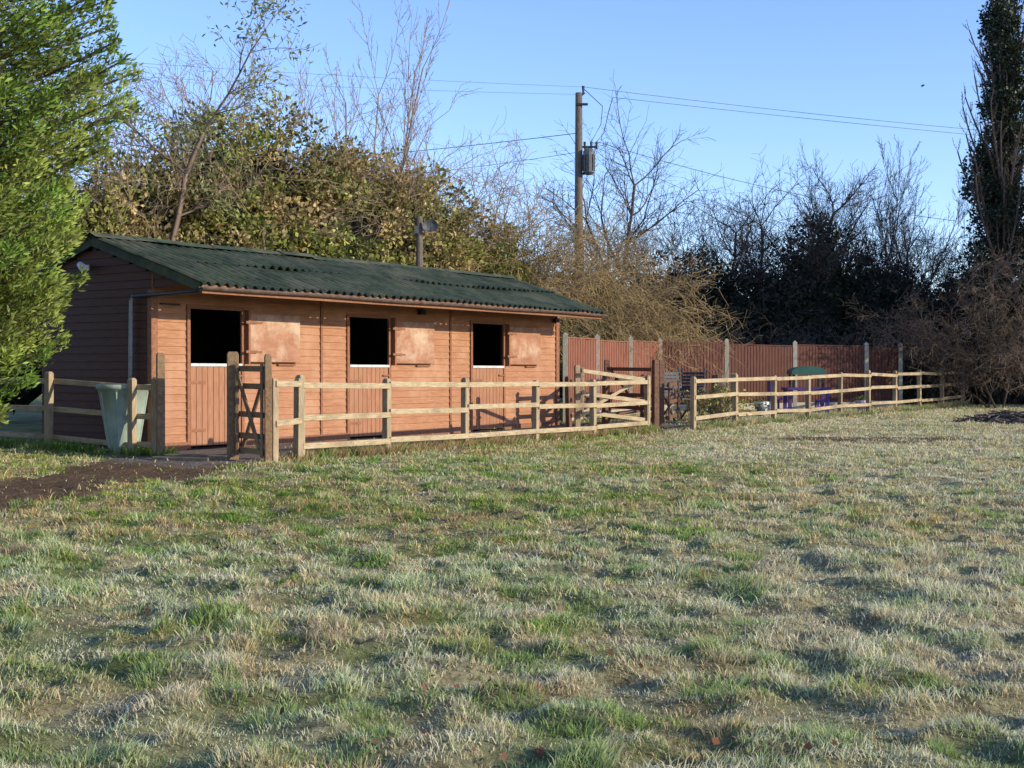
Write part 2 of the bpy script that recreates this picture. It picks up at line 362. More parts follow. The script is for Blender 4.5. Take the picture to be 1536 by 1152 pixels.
# hedge on the right, its shade put into the dark leaf colours
dh=empty('dark_ivy_hedge')
db=[(4.3,49,2.2,2,2,2.7),(6.4,51,3.0,1.9,2,3.0),(8.3,51,2.6,1.9,2,2.7),(10,51,2.8,1.8,2,2.9),(11.6,50.5,4.0,1.4,1.7,3.1),(13.2,51,3.0,1.8,2,3.0),(14.9,51,2.5,1.8,2,2.7),(16.7,51,2.1,1.8,2,2.6),(18.8,50,2.0,2,2,2.7),(21.5,49,2.2,2.4,2,3.2),(24.5,48,2.2,2.4,2,3.4)]
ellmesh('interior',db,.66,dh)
bushleaves('ivy_leaves',db,dh,[(.02,.03,.014),(.03,.036,.017),(.05,.043,.026)],M_dleaf,nclump=95,nleaf=110,ls=.14,cr=(.25,.7))
out=[];tips=[]
for (cx,cy,cz,rx,ry,rz) in db:
    for k in range(20):
        d=nrm(R.normal(size=3)*np.array([.8,.6,.4])+np.array([0,-.2,.8])); s=np.array([cx,cy,cz])+d*np.array([rx,ry,rz])*.75
        grow(s,d,1.7+1.2*R.random(),.02,1,3,out,tips,dict(BT,wig=.15,nc=[2,1.6,1.4],ang=.6,lr=.6,rmin=.009))
tubes('twigs',out,(.10,.072,.058),dh)
br=empty('bramble_bank')
bb=[(7.5+1.5*i,46.6-.05*i,.9,1.3,1.0,1.5+.3*math.sin(i*2.1)) for i in range(11)]
ellmesh('interior',bb,.7,br); out=[];tips=[]
for (cx,cy,cz,rx,ry,rz) in bb:
    for k in range(30):
        d=nrm(R.normal(size=3)+np.array([0,-.5,.5])); s=np.array([cx,cy,cz])+d*np.array([rx,ry,rz])*.6
        grow(s,d,1.3,.014,1,3,out,tips,dict(BT,wig=.25,up=[0,-.1,-.12],nc=[1.7,1.4,1.2],ang=.7,lr=.6,rmin=.009))
tubes('stems',out,(.10,.08,.065),br)
bushleaves('leaves',bb,br,[(.035,.036,.022),(.05,.042,.032)],M_dleaf,nclump=60,nleaf=80,ls=.10)
dw=empty('distant_woodland')
wl=[(-60+6*i+R.normal(),72+R.normal()*2,1.6+R.random(),4.5,3,3.0+1.2*R.random()) for i in range(22)]
wr=[(33+R.normal()*1.2,39.5+2.6*i,6.2,2.8,2.2,7.0) for i in range(10)]
ellmesh('interior',wl+wr,.85,dw)
bushleaves('leaves',wl+wr,dw,[(.03,.035,.018),(.05,.045,.028)],M_dleaf,nclump=14,nleaf=70,ls=.35,cr=(.6,1.2))
# bare trees
tw=(.30,.22,.175)
baretree('bare_tree',-9.2,37,11,.12,tw,dict(wig=.16,nc=[2.4,1.9,1.7]))
baretree('bare_tree',-7.6,38,10.4,.10,tw,dict(wig=.16,nc=[2.4,1.9,1.7]))
baretree('bare_tree',-10.8,36,9.8,.11,tw,dict(wig=.16,nc=[2.3,1.8,1.6]))
baretree('bare_tree',-4.6,37.5,12,.045,(.34,.25,.19),dict(wig=.06,up=[.1,.16,.1,.05],ang=.5,lr=.33,nc=[1.8,1.5,1.3]),stems=4)
baretree('bare_tree',-2.2,40,8.0,.05,(.32,.23,.17),dict(wig=.12,nc=[2,1.5,1.3]),stems=2)
baretree('bare_tree',1.2,43,8.0,.09,(.28,.20,.13),dict(wig=.18,up=[0,.02,-.02,-.05],nc=[2,1.7,1.4]))
baretree('bare_tree',5.3,54,11.5,.12,(.10,.085,.08),dict(wig=.12,nc=[3,2.2,1.7]))
baretree('bare_tree',3.9,53,9.5,.10,(.10,.085,.08))
baretree('bare_tree',8.5,55,9,.11,(.08,.07,.065))
baretree('bare_tree',12.4,54,10,.12,(.08,.065,.06),dict(nc=[3,2.2,1.7]))
baretree('bare_tree',14.8,54,9.6,.04,(.11,.09,.085),dict(wig=.06,up=[.1,.16,.1,.05],ang=.5,lr=.36),stems=6)
baretree('bare_tree',10.2,54,9.2,.10,(.08,.065,.06))
baretree('bare_tree',17.2,53,8.0,.09,(.10,.08,.07))
baretree('bare_tree',15.4,42.2,5.6,.045,(.17,.12,.085),dict(wig=.2,up=[.0,-.02,-.04,-.06],first=0,nc=[2.5,2,1.6]),stems=4)
baretree('bare_tree',17.3,42.5,5.3,.045,(.17,.12,.085),dict(wig=.2,up=[.0,-.02,-.04,-.06],first=0,nc=[2.5,2,1.6]),stems=4)
baretree('pine_tree',-8.3,30,9.0,.13,(.20,.14,.10),dict(wig=.12,up=[.03,.02,.02,.02],first=4,nc=[1.8,1.6,1.4]),leafcol=(.24,.25,.09))
# poplar with ivy
pop=empty('poplar_tree',(16.8,46,.2)); out=[];tips=[]
P=dict(BT,wig=.05,up=[.02,.24,.2,.1],ang=.6,lr=.19,nc=[11,2.8,1.8],first=4,ns=[20,5,4,3],rr=.3,rmin=.010)
grow(np.array([0,0,0.]),np.array([0,0,1.]),18,.28,0,3,out,tips,P)
tubes('trunk_and_branches',out,(.15,.105,.08),pop,3)
wz=[1.2,1.2,1.3,1.3,1.35,1.25,1.15,1.05,.9,.75,.65,.55,.5,.4]
pb=[(.15+R.normal()*.18,R.normal()*.15,.8+i*.95,wz[i]*(.75+.3*R.random()),.9*(.8+.3*R.random()),1.0) for i in range(14)]
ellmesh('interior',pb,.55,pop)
bushleaves('ivy_leaves',pb,pop,[(.022,.03,.013),(.03,.04,.016)],M_dleaf,nclump=170,nleaf=120,ls=.12,cr=(.18,.4))
# ------------------------------------------------------------------ conifer
con=empty('conifer_tree',(-9.1,19.0,0))
zr=[.5,.9,1.9,2.8,3.8,4.7,5.7,6.6,8,9.5,11]; rr=[1.4,2.0,2.5,2.75,2.95,3.15,3.6,3.35,2.5,1.5,.2]
Pn=[];Dn=[];Cn=[];Sn=[];out=[]
for k in range(720):
    z=.6+10.4*R.random(); az=R.random()*6.283; Rz=np.interp(z,zr,rr)*(.70+.38*R.random())
    o=np.array([math.cos(az),math.sin(az),0.]); z0=max(.4,z-.32*Rz)
    tt=np.linspace(0,1,8)[:,None]; pts=o*Rz*tt+np.array([0,0,1.])*(z0+(z-z0)*tt**1.6)
    for a,b in zip(pts[:-1],pts[1:]): out.append((a,b,.02,.012))
    m=340; t=1-(R.random(m)**1.5)*.45; pos=o*Rz*t[:,None]+np.array([0,0,1.])*(z0+(z-z0)*t**1.6)[:,None]
    sd=np.array([-math.sin(az),math.cos(az),0]); wid=.34*(1.05-t)**.45+.05
    lat=R.normal(size=m); lat=np.round(lat*2.5)/2.5+R.normal(size=m)*.16
    pos+=sd*(lat*wid*.75)[:,None]+np.array([0,0,1.])*(R.normal(size=m)*wid*.4-.2*np.abs(lat)*wid)[:,None]
    tipd=nrm(pts[-1]-pts[-2]); dirs=tipd*.8+sd*(lat*.5)[:,None]+np.array([0,0,.15])+R.normal(size=(m,3))*.38
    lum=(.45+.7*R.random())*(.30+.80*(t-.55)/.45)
    base=np.array([[.30,.38,.065],[.36,.41,.085],[.20,.31,.05]][R.integers(3)])
    Pn.append(pos);Dn.append(dirs);Cn.append(base*(lum*(.75+.5*R.random(m)))[:,None]);Sn.append(.05+.09*R.random(m))
leafobj('foliage_sprays',np.concatenate(Pn),np.concatenate(Dn),np.concatenate(Sn),np.concatenate(Cn),M_leaf,con,.3)
out.append((np.array([0,0,-.2]),np.array([0,0,9.]),.28,.08)); tubes('trunk_and_branches',out,(.10,.07,.05),con,4)
ellmesh('interior',[(0,0,2.6,1.6,1.6,2.0),(0,0,5.6,2.1,2.1,2.6),(0,0,8,1.5,1.5,2.2)],.85,con)
# ------------------------------------------------------------------ stable building (local: x along front, y back, z up)
TH=math.atan2(.8226,.5686)
st=empty('stable_building',(-5.94,22.0,0),TH)
Lb=12.35; DB=2.9; SL=.3215; EW=-1.2; RS=1.44; ZE=2.71
def hr(s): return ZE+(s-EW)*SL if s<=RS else ZE+(RS-EW)*SL-(s-RS)*SL
doors=[.79,4.83,8.87]; DW=1.18; SZ,TZ=1.45,2.40
def clad_front(mb,t0,t1,z0,z1,bh=.135):
    z=z0
    while z<z1-.01:
        a=math.floor(z/bh+1e-6)*bh+bh; zt=min(a,z1); f0=1-(z-(a-bh))/bh; f1=1-(zt-(a-bh))/bh
        y0=-.004-.018*f0; y1=-.004-.018*f1
        mb.add([(t0,y0,z),(t1,y0,z),(t1,y1,zt),(t0,y1,zt)],[(0,1,2,3)])
        mb.add([(t0,0,z),(t1,0,z),(t1,y0,z),(t0,y0,z)],[(0,1,2,3)]); z=zt
mb=MB(); edges=[0]; top=2.98
for d in doors:
    clad_front(mb,edges[-1],d,.02,top); clad_front(mb,d,d+DW,TZ,top); edges.append(d+DW)
clad_front(mb,edges[-1],Lb,.02,top); mb.make('front_cladding',M_clad,st)
mb=MB(); bh=.135; z=.02
while z<3.5:
    zt=z+bh; zm=(z+zt)/2
    for face,sg in ((0.,-1),(Lb,1)):
        s0=0 if zt<ZE+.02 else EW+(zt-ZE)/SL+.03; s1=min(DB,RS+(hr(RS)-zt)/SL-.03)
        if s1-s0<.05: continue
        a=face+sg*.02; b=face+sg*.004
        mb.add([(a,s0,z),(a,s1,z),(b,s1,zt),(b,s0,zt)],[(0,3,2,1) if sg<0 else (0,1,2,3)])
        mb.add([(face,s0,z),(face,s1,z),(a,s1,z),(a,s0,z)],[(0,1,2,3)])
    z=zt
mb.make('gable_cladding',M_cladd,st)
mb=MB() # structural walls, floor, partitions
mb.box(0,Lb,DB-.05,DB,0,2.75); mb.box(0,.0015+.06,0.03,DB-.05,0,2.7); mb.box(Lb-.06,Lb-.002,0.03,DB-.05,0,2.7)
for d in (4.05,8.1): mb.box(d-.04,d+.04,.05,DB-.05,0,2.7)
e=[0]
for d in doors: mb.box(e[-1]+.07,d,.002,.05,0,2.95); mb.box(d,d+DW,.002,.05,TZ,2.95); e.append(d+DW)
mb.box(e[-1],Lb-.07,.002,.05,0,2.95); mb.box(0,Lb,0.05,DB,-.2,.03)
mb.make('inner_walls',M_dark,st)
# trims
mb=MB()
for a,b in ((-.022,.09),(Lb-.09,Lb+.022)): mb.box(a,b,-.045,-.021,0,2.93)
mb.box(-.047,-.021,-.045,.06,0,2.68); mb.box(Lb+.021,Lb+.047,-.045,.06,0,2.68)
for t in (4.02,8.06): mb.box(t,t+.06,-.04,-.021,.02,2.93)
for d in doors:
    mb.box(d-.07,d,-.05,-.003,.02,TZ+.07); mb.box(d+DW,d+DW+.07,-.05,-.003,.02,TZ+.07); mb.box(d,d+DW,-.05,-.003,TZ,TZ+.07)
mb.box(.09,.72,-.05,-.022,0,.14)
e=[.79+DW+.07,4.76,4.83+DW+.07,8.8,8.87+DW+.07,Lb-.1]
for a,b in zip(e[::2],e[1::2]): mb.box(a,b,-.05,-.022,0,.14)
mb.make('trim_boards',M_trim,st,bevel=.004)
# lower doors
mb=MB(); ms=MB(); mk=MB()
for d in doors:
    nb=9; w=(DW-.02)/nb
    for i in range(nb): mb.box(d+.01+i*w+.004,d+.01+(i+1)*w-.004,-.035,-.008,.06,SZ-.03)
    mb.box(d+.01,d+DW-.01,-.012,.03,.06,SZ-.03)
    ms.box(d-.005,d+DW+.005,-.06,.04,SZ-.03,SZ+.02)
    mk.box(d+.0,d+.34,-.044,-.036,1.12,1.17); mk.box(d,d+.34,-.044,-.036,.3,.35); mk.box(d+DW-.2,d+DW+.05,-.07,-.0505,1.24,1.27); mk.box(d+DW-.16,d+DW+.04,-.06,-.0505,.16,.19)
mb.make('lower_doors',M_cladv,st,bevel=.004); ms.make('door_top_strips',M_strip,st)
# shutters (upper doors folded open)
mb=MB(); mt=MB()
for d in doors:
    a=d+DW+.12; b=a+1.28
    mb.box(a,b,-.125,-.085,1.5,2.36)
    mt.box(a-.05,a-.003,-.15,-.022,1.46,2.42)
    for zz in (1.66,2.18): mk.box(a-.12,a+.16,-.16,-.151,zz,zz+.045) ; mk.box(a-.003,a+.3,-.134,-.1255,zz,zz+.04)
    mk.box(b-.5,b-.05,-.06,-.03,1.44,1.47)
    mt.box(a+.02,a+.08,-.084,-.022,1.52,2.34); mt.box(b-.1,b-.04,-.084,-.022,1.52,2.34)
mb.make('shutters',M_shut,st,bevel=.006); mt.make('shutter_battens',M_trim,st,bevel=.003)
mk.make('bolts_and_hinges',M_trim,st)
# roof
T0,T1=-.12,Lb+.12; nt_=1100; ts=np.linspace(T0,T1,nt_)
def roofsheet(s0,s1,off,name,seed):
    sv=np.linspace(s0,s1,9); V=[]
    for j,s in enumerate(sv):
        zc=np.array([hr(s)]*nt_)+off+.034*np.sin(ts*2*math.pi/.2)+.10*(fbm(ts*.7,s*.9+ts*0,seed)-.5)+.06*(vn(ts*1.1,0*ts,seed+2)-.5)*(abs(s-s0)/abs(s1-s0))
        ed=(.03*(np.floor(ts/.93)%2) if j in (0,8) else 0*ts)
        V.append(np.stack([ts,np.full(nt_,s)-ed*(1 if s0<RS-.01 else -1)*(j==0),zc],-1))
    V=np.concatenate(V); I=np.arange(9*nt_).reshape(9,nt_)
    F=np.stack([I[:-1,:-1],I[:-1,1:],I[1:,1:],I[1:,:-1]],-1).reshape(-1,4)
    mkmesh(name,V,F,M_roof,parent=st,smooth=True)
roofsheet(EW-.09,.22,.055,'roof_lower_sheets',61); roofsheet(.10,RS,.085,'roof_upper_sheets',64); roofsheet(3.15,RS,.06,'roof_rear_sheets',67)
mb=MB(); zr_=hr(RS)+.14
for i in range(14):
    a=T0+i*(T1-T0)/14; b=a+(T1-T0)/14+.03; o=.008*(i%2)+.03*R.random()
    mb.add([(a,RS-.16,zr_-.08+o),(b,RS-.16,zr_-.08+o),(b,RS,zr_+o),(a,RS,zr_+o),(a,RS+.2,zr_-.10+o),(b,RS+.2,zr_-.10+o)],[(0,1,2,3),(3,2,5,4)])
mb.make('ridge_cap',M_roof,st)
mb=MB() # rafters, purlins
for i in range(14):
    t=.02+i*(Lb-.1)/13; mb.beam((t+.03,EW+.02,hr(EW)-.06),(t+.03,RS,hr(RS)-.06),.05,.10); 
for s in (EW+.1,-.5,.3,1.0): mb.beam((0.06,s,hr(s)-.0),(Lb-.06,s,hr(s)-.0),.05,.05)
mb.make('rafters',M_dark,st)
mb=MB()
mb.box(-.03,Lb+.03,EW-.035,EW-.01,ZE-.13,ZE+.01)
mb.make('fascia',M_trim,st)
mb=MB()
for t in (-.075,Lb+.05):
    mb.beam((t,EW-.05,ZE-.03),(t,RS,hr(RS)-.01),.03,.14); mb.beam((t,RS,hr(RS)-.01),(t,3.1,hr(3.1)-.02),.03,.14)
mb.make('barge_boards',M_roof,st)
V=[];F=[];n=9; ng=60
for i in range(ng+1):
    t=-.1+(Lb+.25)*i/ng
    for k in range(n):
        a=math.pi*k/(n-1); V.append((t,EW-.09-.055*math.cos(a),ZE-.02-.055*math.sin(a)-.006*math.sin(i*.35)))
for i in range(ng):
    for k in range(n-1): F.append((i*n+k,(i+1)*n+k,(i+1)*n+k+1,i*n+k+1))
g=mkmesh('gutter',V,F,mnoise('brown_gutter',(.09,.055,.042),(.18,.125,.10),6,.5),parent=st); m=g.modifiers.new('s','SOLIDIFY'); m.thickness=.006
mb=MB(); mb.tube([(-.08,EW-.09,ZE-.07),(-.08,EW+.05,ZE-.10),(-.08,.38,ZE-.13)],.034,8); mb.make('gutter_return',M_blk,st,smooth=True)
mb=MB(); mb.tube([(-.08,.36,ZE-.11),(-.08,.42,ZE-.2),(-.08,.44,1.7),(-.10,.42,1.12)],.036,10); mb.make('downpipe',M_pipe,st,smooth=True)
mb=MB(); mb.box(-.05,-.02,1.58,1.68,3.06,3.16); mb.tube([(-.05,1.63,3.12),(-.16,1.6,3.15)],.02,8); mb.tube([(-.13,1.68,3.16),(-.19,1.5,3.08)],[.055,.075],12); mb.make('floodlight',M_wht,st)
mb=MB()
for t in (6.95,12.1): mb.box(t,t+.16,-.13,-.05,2.52,2.62); mb.tube([(t+.08,-.09,2.62),(t+.08,-.09,2.72)],.015,6)
mb.box(.12,.55,-.07,-.046,2.44,2.47)
mb.make('lamps',M_blk,st)
# ------------------------------------------------------------------ water butt
wb_=empty('water_butt',(-6.33,21.72,0)); mb=MB(); n=20; prof=[(.22,.0),(.24,.05),(.33,.6),(.40,1.02),(.43,1.03),(.43,1.10),(.39,1.10),(.33,.7),(.2,.3)]
V=[];F=[]
for r,z in prof:
    for k in range(n): V.append((r*math.cos(6.2832*k/n),r*math.sin(6.2832*k/n),z+.02))
for i in range(len(prof)-1):
    for k in range(n): F.append((i*n+k,i*n+(k+1)%n,(i+1)*n+(k+1)%n,(i+1)*n+k))
F.append(tuple(range((len(prof)-1)*n,len(prof)*n))); mb.add(V,F); mb.make('tub',M_grn,wb_,smooth=True)
mb=MB()
for k in range(8):
    a=6.2832*k/8; mb.tube([(.25*math.cos(a),.25*math.sin(a),.1),(.395*math.cos(a),.395*math.sin(a),1.0)],.014,6)
mb.make('ribs',M_grn,wb_)
# ------------------------------------------------------------------ post and rail fences
def fence(name,pts,railz=(1.10,.66,.20),H=1.2,side=-1,overs=.0,pm=None,rm=None):
    e=empty(name,(pts[0][0],pts[0][1],0)); ox,oy=pts[0][:2]; mp=MB();mr=MB(); bz=[]
    for (x,y) in pts:
        z=float(gz(x,y)); bz.append(z); t=Vector((pts[-1][0]-pts[0][0],pts[-1][1]-pts[0][1],0)).normalized()
        j=R.normal()*.012; hh=H+.03*R.normal()
        a=.055; dx,dy=t.x*a,t.y*a; nx_,ny_=-t.y*a,t.x*a; xx_,yy_=x-ox,y-oy
        V=[]
        for zz,kk,jj in ((z-.3,1,0),(z+hh-.02,1,j),(z+hh+.015,.6,j)):
            V+=[(xx_+(dx+nx_)*kk+jj,yy_+(dy+ny_)*kk,zz),(xx_+(dx-nx_)*kk+jj,yy_+(dy-ny_)*kk,zz),(xx_+(-dx-nx_)*kk+jj,yy_+(-dy-ny_)*kk,zz),(xx_+(-dx+nx_)*kk+jj,yy_+(-dy+ny_)*kk,zz)]
        mp.add(V,[(0,1,2,3),(11,10,9,8)]+[(l*4+q,l*4+4+q,l*4+4+(q+1)%4,l*4+(q+1)%4) for l in range(2) for q in range(4)])
    for i in range(len(pts)-1):
        (x0,y0),(x1,y1)=pts[i],pts[i+1]; t=Vector((x1-x0,y1-y0,0)).normalized(); nn=Vector((t.y,-t.x,0))*(.055+.02+.001)*(-side)
        for rz in railz:
            j0,j1=R.normal()*.02,R.normal()*.02
            mr.beam((x0-ox+nn.x-t.x*.03*(i==0),y0-oy+nn.y,bz[i]+rz+j0),(x1-ox+nn.x-t.x*.006,y1-oy+nn.y,bz[i+1]+rz+j1),.038,.088)
    mp.make('posts',pm or M_post,e,bevel=.005); mr.make('rails',rm or M_rail,e,bevel=.004); return e
p=[(-3.18,20.0)]+[(-3.18+.545*t,20+.838*t) for t in (2.08,4.3,6.66,8.9,11.3)]
fence('wooden_fence',p)
fence('wooden_fence',[(-3.49,19.5),(-3.2,19.93)],railz=(1.17,.6))
fence('wooden_fence',[(4.1+1.235*k,30.2+1.645*k) for k in range(10)],railz=(1.12,.72,.28))
fence('wooden_fence',[(-5.6,20.95),(-6.07,21.3),(-7.76,22.3),(-9.6,23.2),(-11.6,24.2)],railz=(1.06,.62,.16))
def post(name,x,y,H,w,mat=M_gate):
    mb=MB(); z=float(gz(x,y)); mb.box(-w/2,w/2,-w/2,w/2,-.3,H-.02); k=w/2*.75
    mb.add([(-w/2,-w/2,H-.02),(w/2,-w/2,H-.02),(w/2,w/2,H-.02),(-w/2,w/2,H-.02),(-k,-k,H+.02),(k,-k,H+.02),(k,k,H+.02),(-k,k,H+.02)],[(4,5,6,7),(0,1,5,4),(1,2,6,5),(2,3,7,6),(3,0,4,7)])
    e=mb.make(name,mat,bevel=.006); e.location=(x,y,z); e.rotation_euler=(0,0,R.normal()*.1+.3); return e
post('gate_post',-5.47,20.75,1.60,.12); post('gate_post',-4.22,20.15,1.62,.17); post('gate_post',-3.56,19.45,1.56,.10)
def gate(name,a,b,rails,mat=M_gate,xb=True,zs=(0,0)):
    a=Vector((a[0],a[1],float(gz(*a))));b=Vector((b[0],b[1],float(gz(*b)))); e=empty(name,a); mb=MB(); L=b-a; d=L.normalized(); lo,hi=rails[-1],rails[0]
    n=Vector((d.y,-d.x,0))*.04
    f=lambda t,z: Vector((L.x*t,L.y*t,L.z*t+z+zs[0]*(1-t)+zs[1]*t))
    for z in rails: mb.beam(f(0,z),f(1,z),.035,.085)
    for t in (.02,.98): mb.beam(f(t,lo-.08)+n,f(t,hi+.08)+n,.04,.08)
    if xb:
        mb.beam(f(.06,lo+.05)-n,f(.94,hi-.05)-n,.03,.075); mb.beam(f(.06,hi-.05)+n*1.7,f(.94,lo+.05)+n*1.7,.03,.075)
    else: mb.beam(f(.06,lo)-n,f(.9,hi)-n,.03,.07)
    mb.make('gate_frame',mat,e,bevel=.004); return e
gate('wooden_gate',(-4.10,20.05),(-3.62,19.52),(1.38,1.12,.70,.38,.16))
mb=MB(); mb.box(-.55,.55,-.1,.1,-.1,.07); mb.box(-.5,.45,.14,.34,-.1,.05); mb.box(-.6,.4,-.36,-.16,-.1,.05)
s_=mb.make('sleeper_step',M_slee,bevel=.012); s_.location=(-4.75,20.2,0); s_.rotation_euler=(0,0,-.35)
post('gate_post',3.25,30.2,1.55,.13,M_dgate); post('gate_post',3.42,30.6,1.55,.12,M_dgate); post('gate_post',2.3,32.4,1.55,.12,M_dgate)
gate('wooden_gate',(3.2,30.5),(2.3,32.2),(1.35,1.05,.75,.45,.2),xb=False,mat=M_dgate)
gate('wooden_gate',(3.55,30.5),(3.95,31.9),(1.0,.6,.25),xb=False,mat=M_dgate)
gate('wooden_gate',(1.45,28.3),(3.0,29.4),(1.16,.68,.28),mat=M_rail,xb=False,zs=(.20,-.03))
post('gate_post',1.40,28.6,1.45,.11,M_post)
fence('wooden_fence',[(1.3,30.3),(2.2,31.6),(3.2,32.6)],railz=(1.1,.7,.3),pm=M_dgate,rm=M_dgate)
# ------------------------------------------------------------------ red panel fence
def panelfence(name,pts,tops,mat):
    e=empty(name,(pts[0][0],pts[0][1],0)); ox,oy=pts[0]; mp=MB();mb=MB();mg=MB()
    for i,(x,y) in enumerate(pts):
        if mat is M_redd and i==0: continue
        z=float(gz(x,y)); w=.065; mp.box(x-ox-w,x-ox+w,y-oy-w,y-oy+w,z-.3,tops[i]+.06)
        mp.add([(x-ox-w,y-oy-w,tops[i]+.06),(x-ox+w,y-oy-w,tops[i]+.06),(x-ox+w,y-oy+w,tops[i]+.06),(x-ox-w,y-oy+w,tops[i]+.06),(x-ox,y-oy,tops[i]+.12)],[(0,1,4),(1,2,4),(2,3,4),(3,0,4)])
    for i in range(len(pts)-1):
        a=Vector((pts[i][0]-ox,pts[i][1]-oy,0)); b=Vector((pts[i+1][0]-ox,pts[i+1][1]-oy,0)); L=(b-a).length; d=(b-a)/L; nn=Vector((d.y,-d.x,0))
        z0=float(gz(*pts[i])); n=max(4,int(L/.12)); dj=(i%2)*-.04
        for k in range(n):
            q0=a+d*(.07+(L-.14)*k/n); q1=a+d*(.07+(L-.14)*(k+1)/n+.01); o0=nn*.008;o1=nn*.024
            zt=tops[i]+(tops[i+1]-tops[i])*k/n-.03-.02*R.random()+dj
            V=[q0+o1,q1+o0,q1+o0,q0+o1,q0-nn*.0,q1-nn*.0,q1,q0]
            V=[Vector((v.x,v.y,zz)) for v,zz in zip(V,(z0+.2,z0+.2,zt,zt,z0+.2,z0+.2,zt,zt))]
            mb.add(V,[(0,1,2,3),(4,7,6,5),(3,2,6,7),(0,3,7,4),(1,5,6,2)])
        mb.beam(a+Vector((0,0,tops[i]-.015+dj))+d*.07,b+Vector((0,0,tops[i+1]-.015+dj))-d*.07,.06,.03)
        mg.beam(a+Vector((0,0,z0+.08))+d*.07,b+Vector((0,0,z0+.08))-d*.07,.05,.24)
    mp.make('concrete_posts',M_conc,e); mb.make('panels',mat,e); mg.make('gravel_boards',M_conc,e)
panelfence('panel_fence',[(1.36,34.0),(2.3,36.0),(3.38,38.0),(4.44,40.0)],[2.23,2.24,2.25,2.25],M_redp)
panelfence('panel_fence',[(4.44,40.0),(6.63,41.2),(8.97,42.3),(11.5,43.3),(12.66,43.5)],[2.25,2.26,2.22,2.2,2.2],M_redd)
# ------------------------------------------------------------------ poles and wires
up=empty('utility_pole',(2.25,45,0)); mb=MB(); mb.tube([(0,0,-.3),(0,0,5),(0,0,10.75)],[.17,.15,.115],12); mb.make('pole',M_pole,up,smooth=True)
mb=MB(); mb.tube([(.33,-.12,7.98),(.33,-.12,8.05),(.33,-.12,8.75),(.33,-.12,8.85)],[.12,.19,.19,.13],12)
for k in range(8):
    a=6.283*k/8; mb.box(.33+.2*math.cos(a)-.01,.33+.2*math.cos(a)+.01,-.12+.2*math.sin(a)-.03,-.12+.2*math.sin(a)+.03,8.1,8.65)
mb.make('transformer',M_grey,up)
mb=MB(); mb.box(0,.3,-.05,.05,8.0,8.07); mb.box(0,.62,-.04,.04,8.9,8.96); mb.box(-.12,.3,-.14,-.1,10.3,10.38)
for x in (.2,.42,.6): mb.tube([(x,0,8.85),(x,0,9.1)],[.03,.045],8)
mb.tube([(.15,0,10.7),(.15,0,10.98)],[.03,.05],8); mb.tube([(-.1,0,10.5),(.2,0,10.75)],.03,6)
mb.make('brackets_and_insulators',M_blk,up)
mb=MB(); mb.tube([(.6,0,9.1),(.85,0,9.4),(1.0,0,10.1),(1.15,0,10.6)],.012,4); mb.tube([(.42,0,9.1),(.75,0,9.7),(.8,0,10.3),(.15,0,10.9)],.012,4); mb.make('jumpers',M_blk,up)
pl=empty('power_lines'); mb=MB()
def wire(a,b,sag,r=.010,n=24):
    a=Vector(a);b=Vector(b); mb.tube([a.lerp(b,i/n)-Vector((0,0,sag*4*(i/n)*(1-i/n))) for i in range(n+1)],r,4)
wire((2.4,45,10.95),(-30,33.6,10.9),.3,.005); wire((2.15,45,10.7),(-30,34.4,10.7),.4,.005)
wire((2.4,45,10.95),(45,60,10.9),.5,.008); wire((3.4,45,10.6),(45,61,10.5),.3,.008)
wire((2.25,45,9.4),(-28,55,9.4),.5,.012); wire((2.2,45,8.75),(-14,49,8.0),.3,.008)
wire((2.9,45,9.1),(16.7,50,7.0),.3,.010); wire((2.9,45,8.9),(13,50,6.4),.5,.008); wire((8,60,7.0),(40,62,9.2),.4,.009)
mb.make('cables',M_wire,pl)
tp=empty('wooden_pole',(-2.33,33.6,0)); mb=MB(); mb.tube([(0,0,0),(0,0,5.25)],[.11,.085],10); mb.make('pole',M_pole,tp,smooth=True)
mb=MB(); V=[];F=[];n=16
for j,(r,dp) in enumerate(((.0,.06),(.1,.05),(.2,.0))):
    for k in range(n): a=6.283*k/n; V.append((.28+r*math.cos(a),-.12-.04+dp*.8+0*r,5.0+r*.8*math.sin(a)))
for j in range(2):
    for k in range(n): F.append((j*n+k,j*n+(k+1)%n,(j+1)*n+(k+1)%n,(j+1)*n+k))
mb.add(V,F); mb.tube([(0,0,4.95),(.28,-.08,5.0)],.018,6); mb.tube([(.28,-.1,4.85),(.3,-.35,4.95)],.01,6); mb.box(-.12,-.02,-.14,-.08,4.8,5.0); mb.make('satellite_dish',M_grey,tp)
# ------------------------------------------------------------------ garden things
def chair(x,y,rz):
    e=empty('garden_chair',(x,y,float(gz(x,y))),rz); e.scale=(1.2,1.2,1.25); mb=MB()
    for sx in (-.26,.26):
        mb.tube([(sx,-.28,0),(sx,.22,.62),(sx,.34,1.1)],.024,6); mb.tube([(sx,.3,0),(sx,-.24,.46)],.024,6); mb.tube([(sx,-.28,.66),(sx,.24,.66)],.026,6); mb.tube([(sx,-.26,.46),(sx,-.28,.66)],.02,6)
    for k in range(6): mb.box(-.26,.26,-.24+k*.08,-.18+k*.08,.45,.47)
    for k in range(7): t=k/7; mb.beam((-.26,.19+.14*t,.55+.5*t),(.26,.19+.14*t,.55+.5*t),.02,.055)
    mb.make('frame',M_chair,e)
chair(4.25,34.2,.5); chair(4.75,35.6,-.4)
ph=empty('play_table',(8.65,39.2,float(gz(8.65,39.2)))); mb=MB()
for sx in (-.55,.55):
    for sy in (-.35,.35): mb.box(sx-.05,sx+.05,sy-.05,sy+.05,0,.72)
mb.box(-.65,.65,-.45,.45,.68,.76)
for sx in (-1.0,-.85): mb.box(sx-.03,sx+.03,-.2,-.14,0,.42)
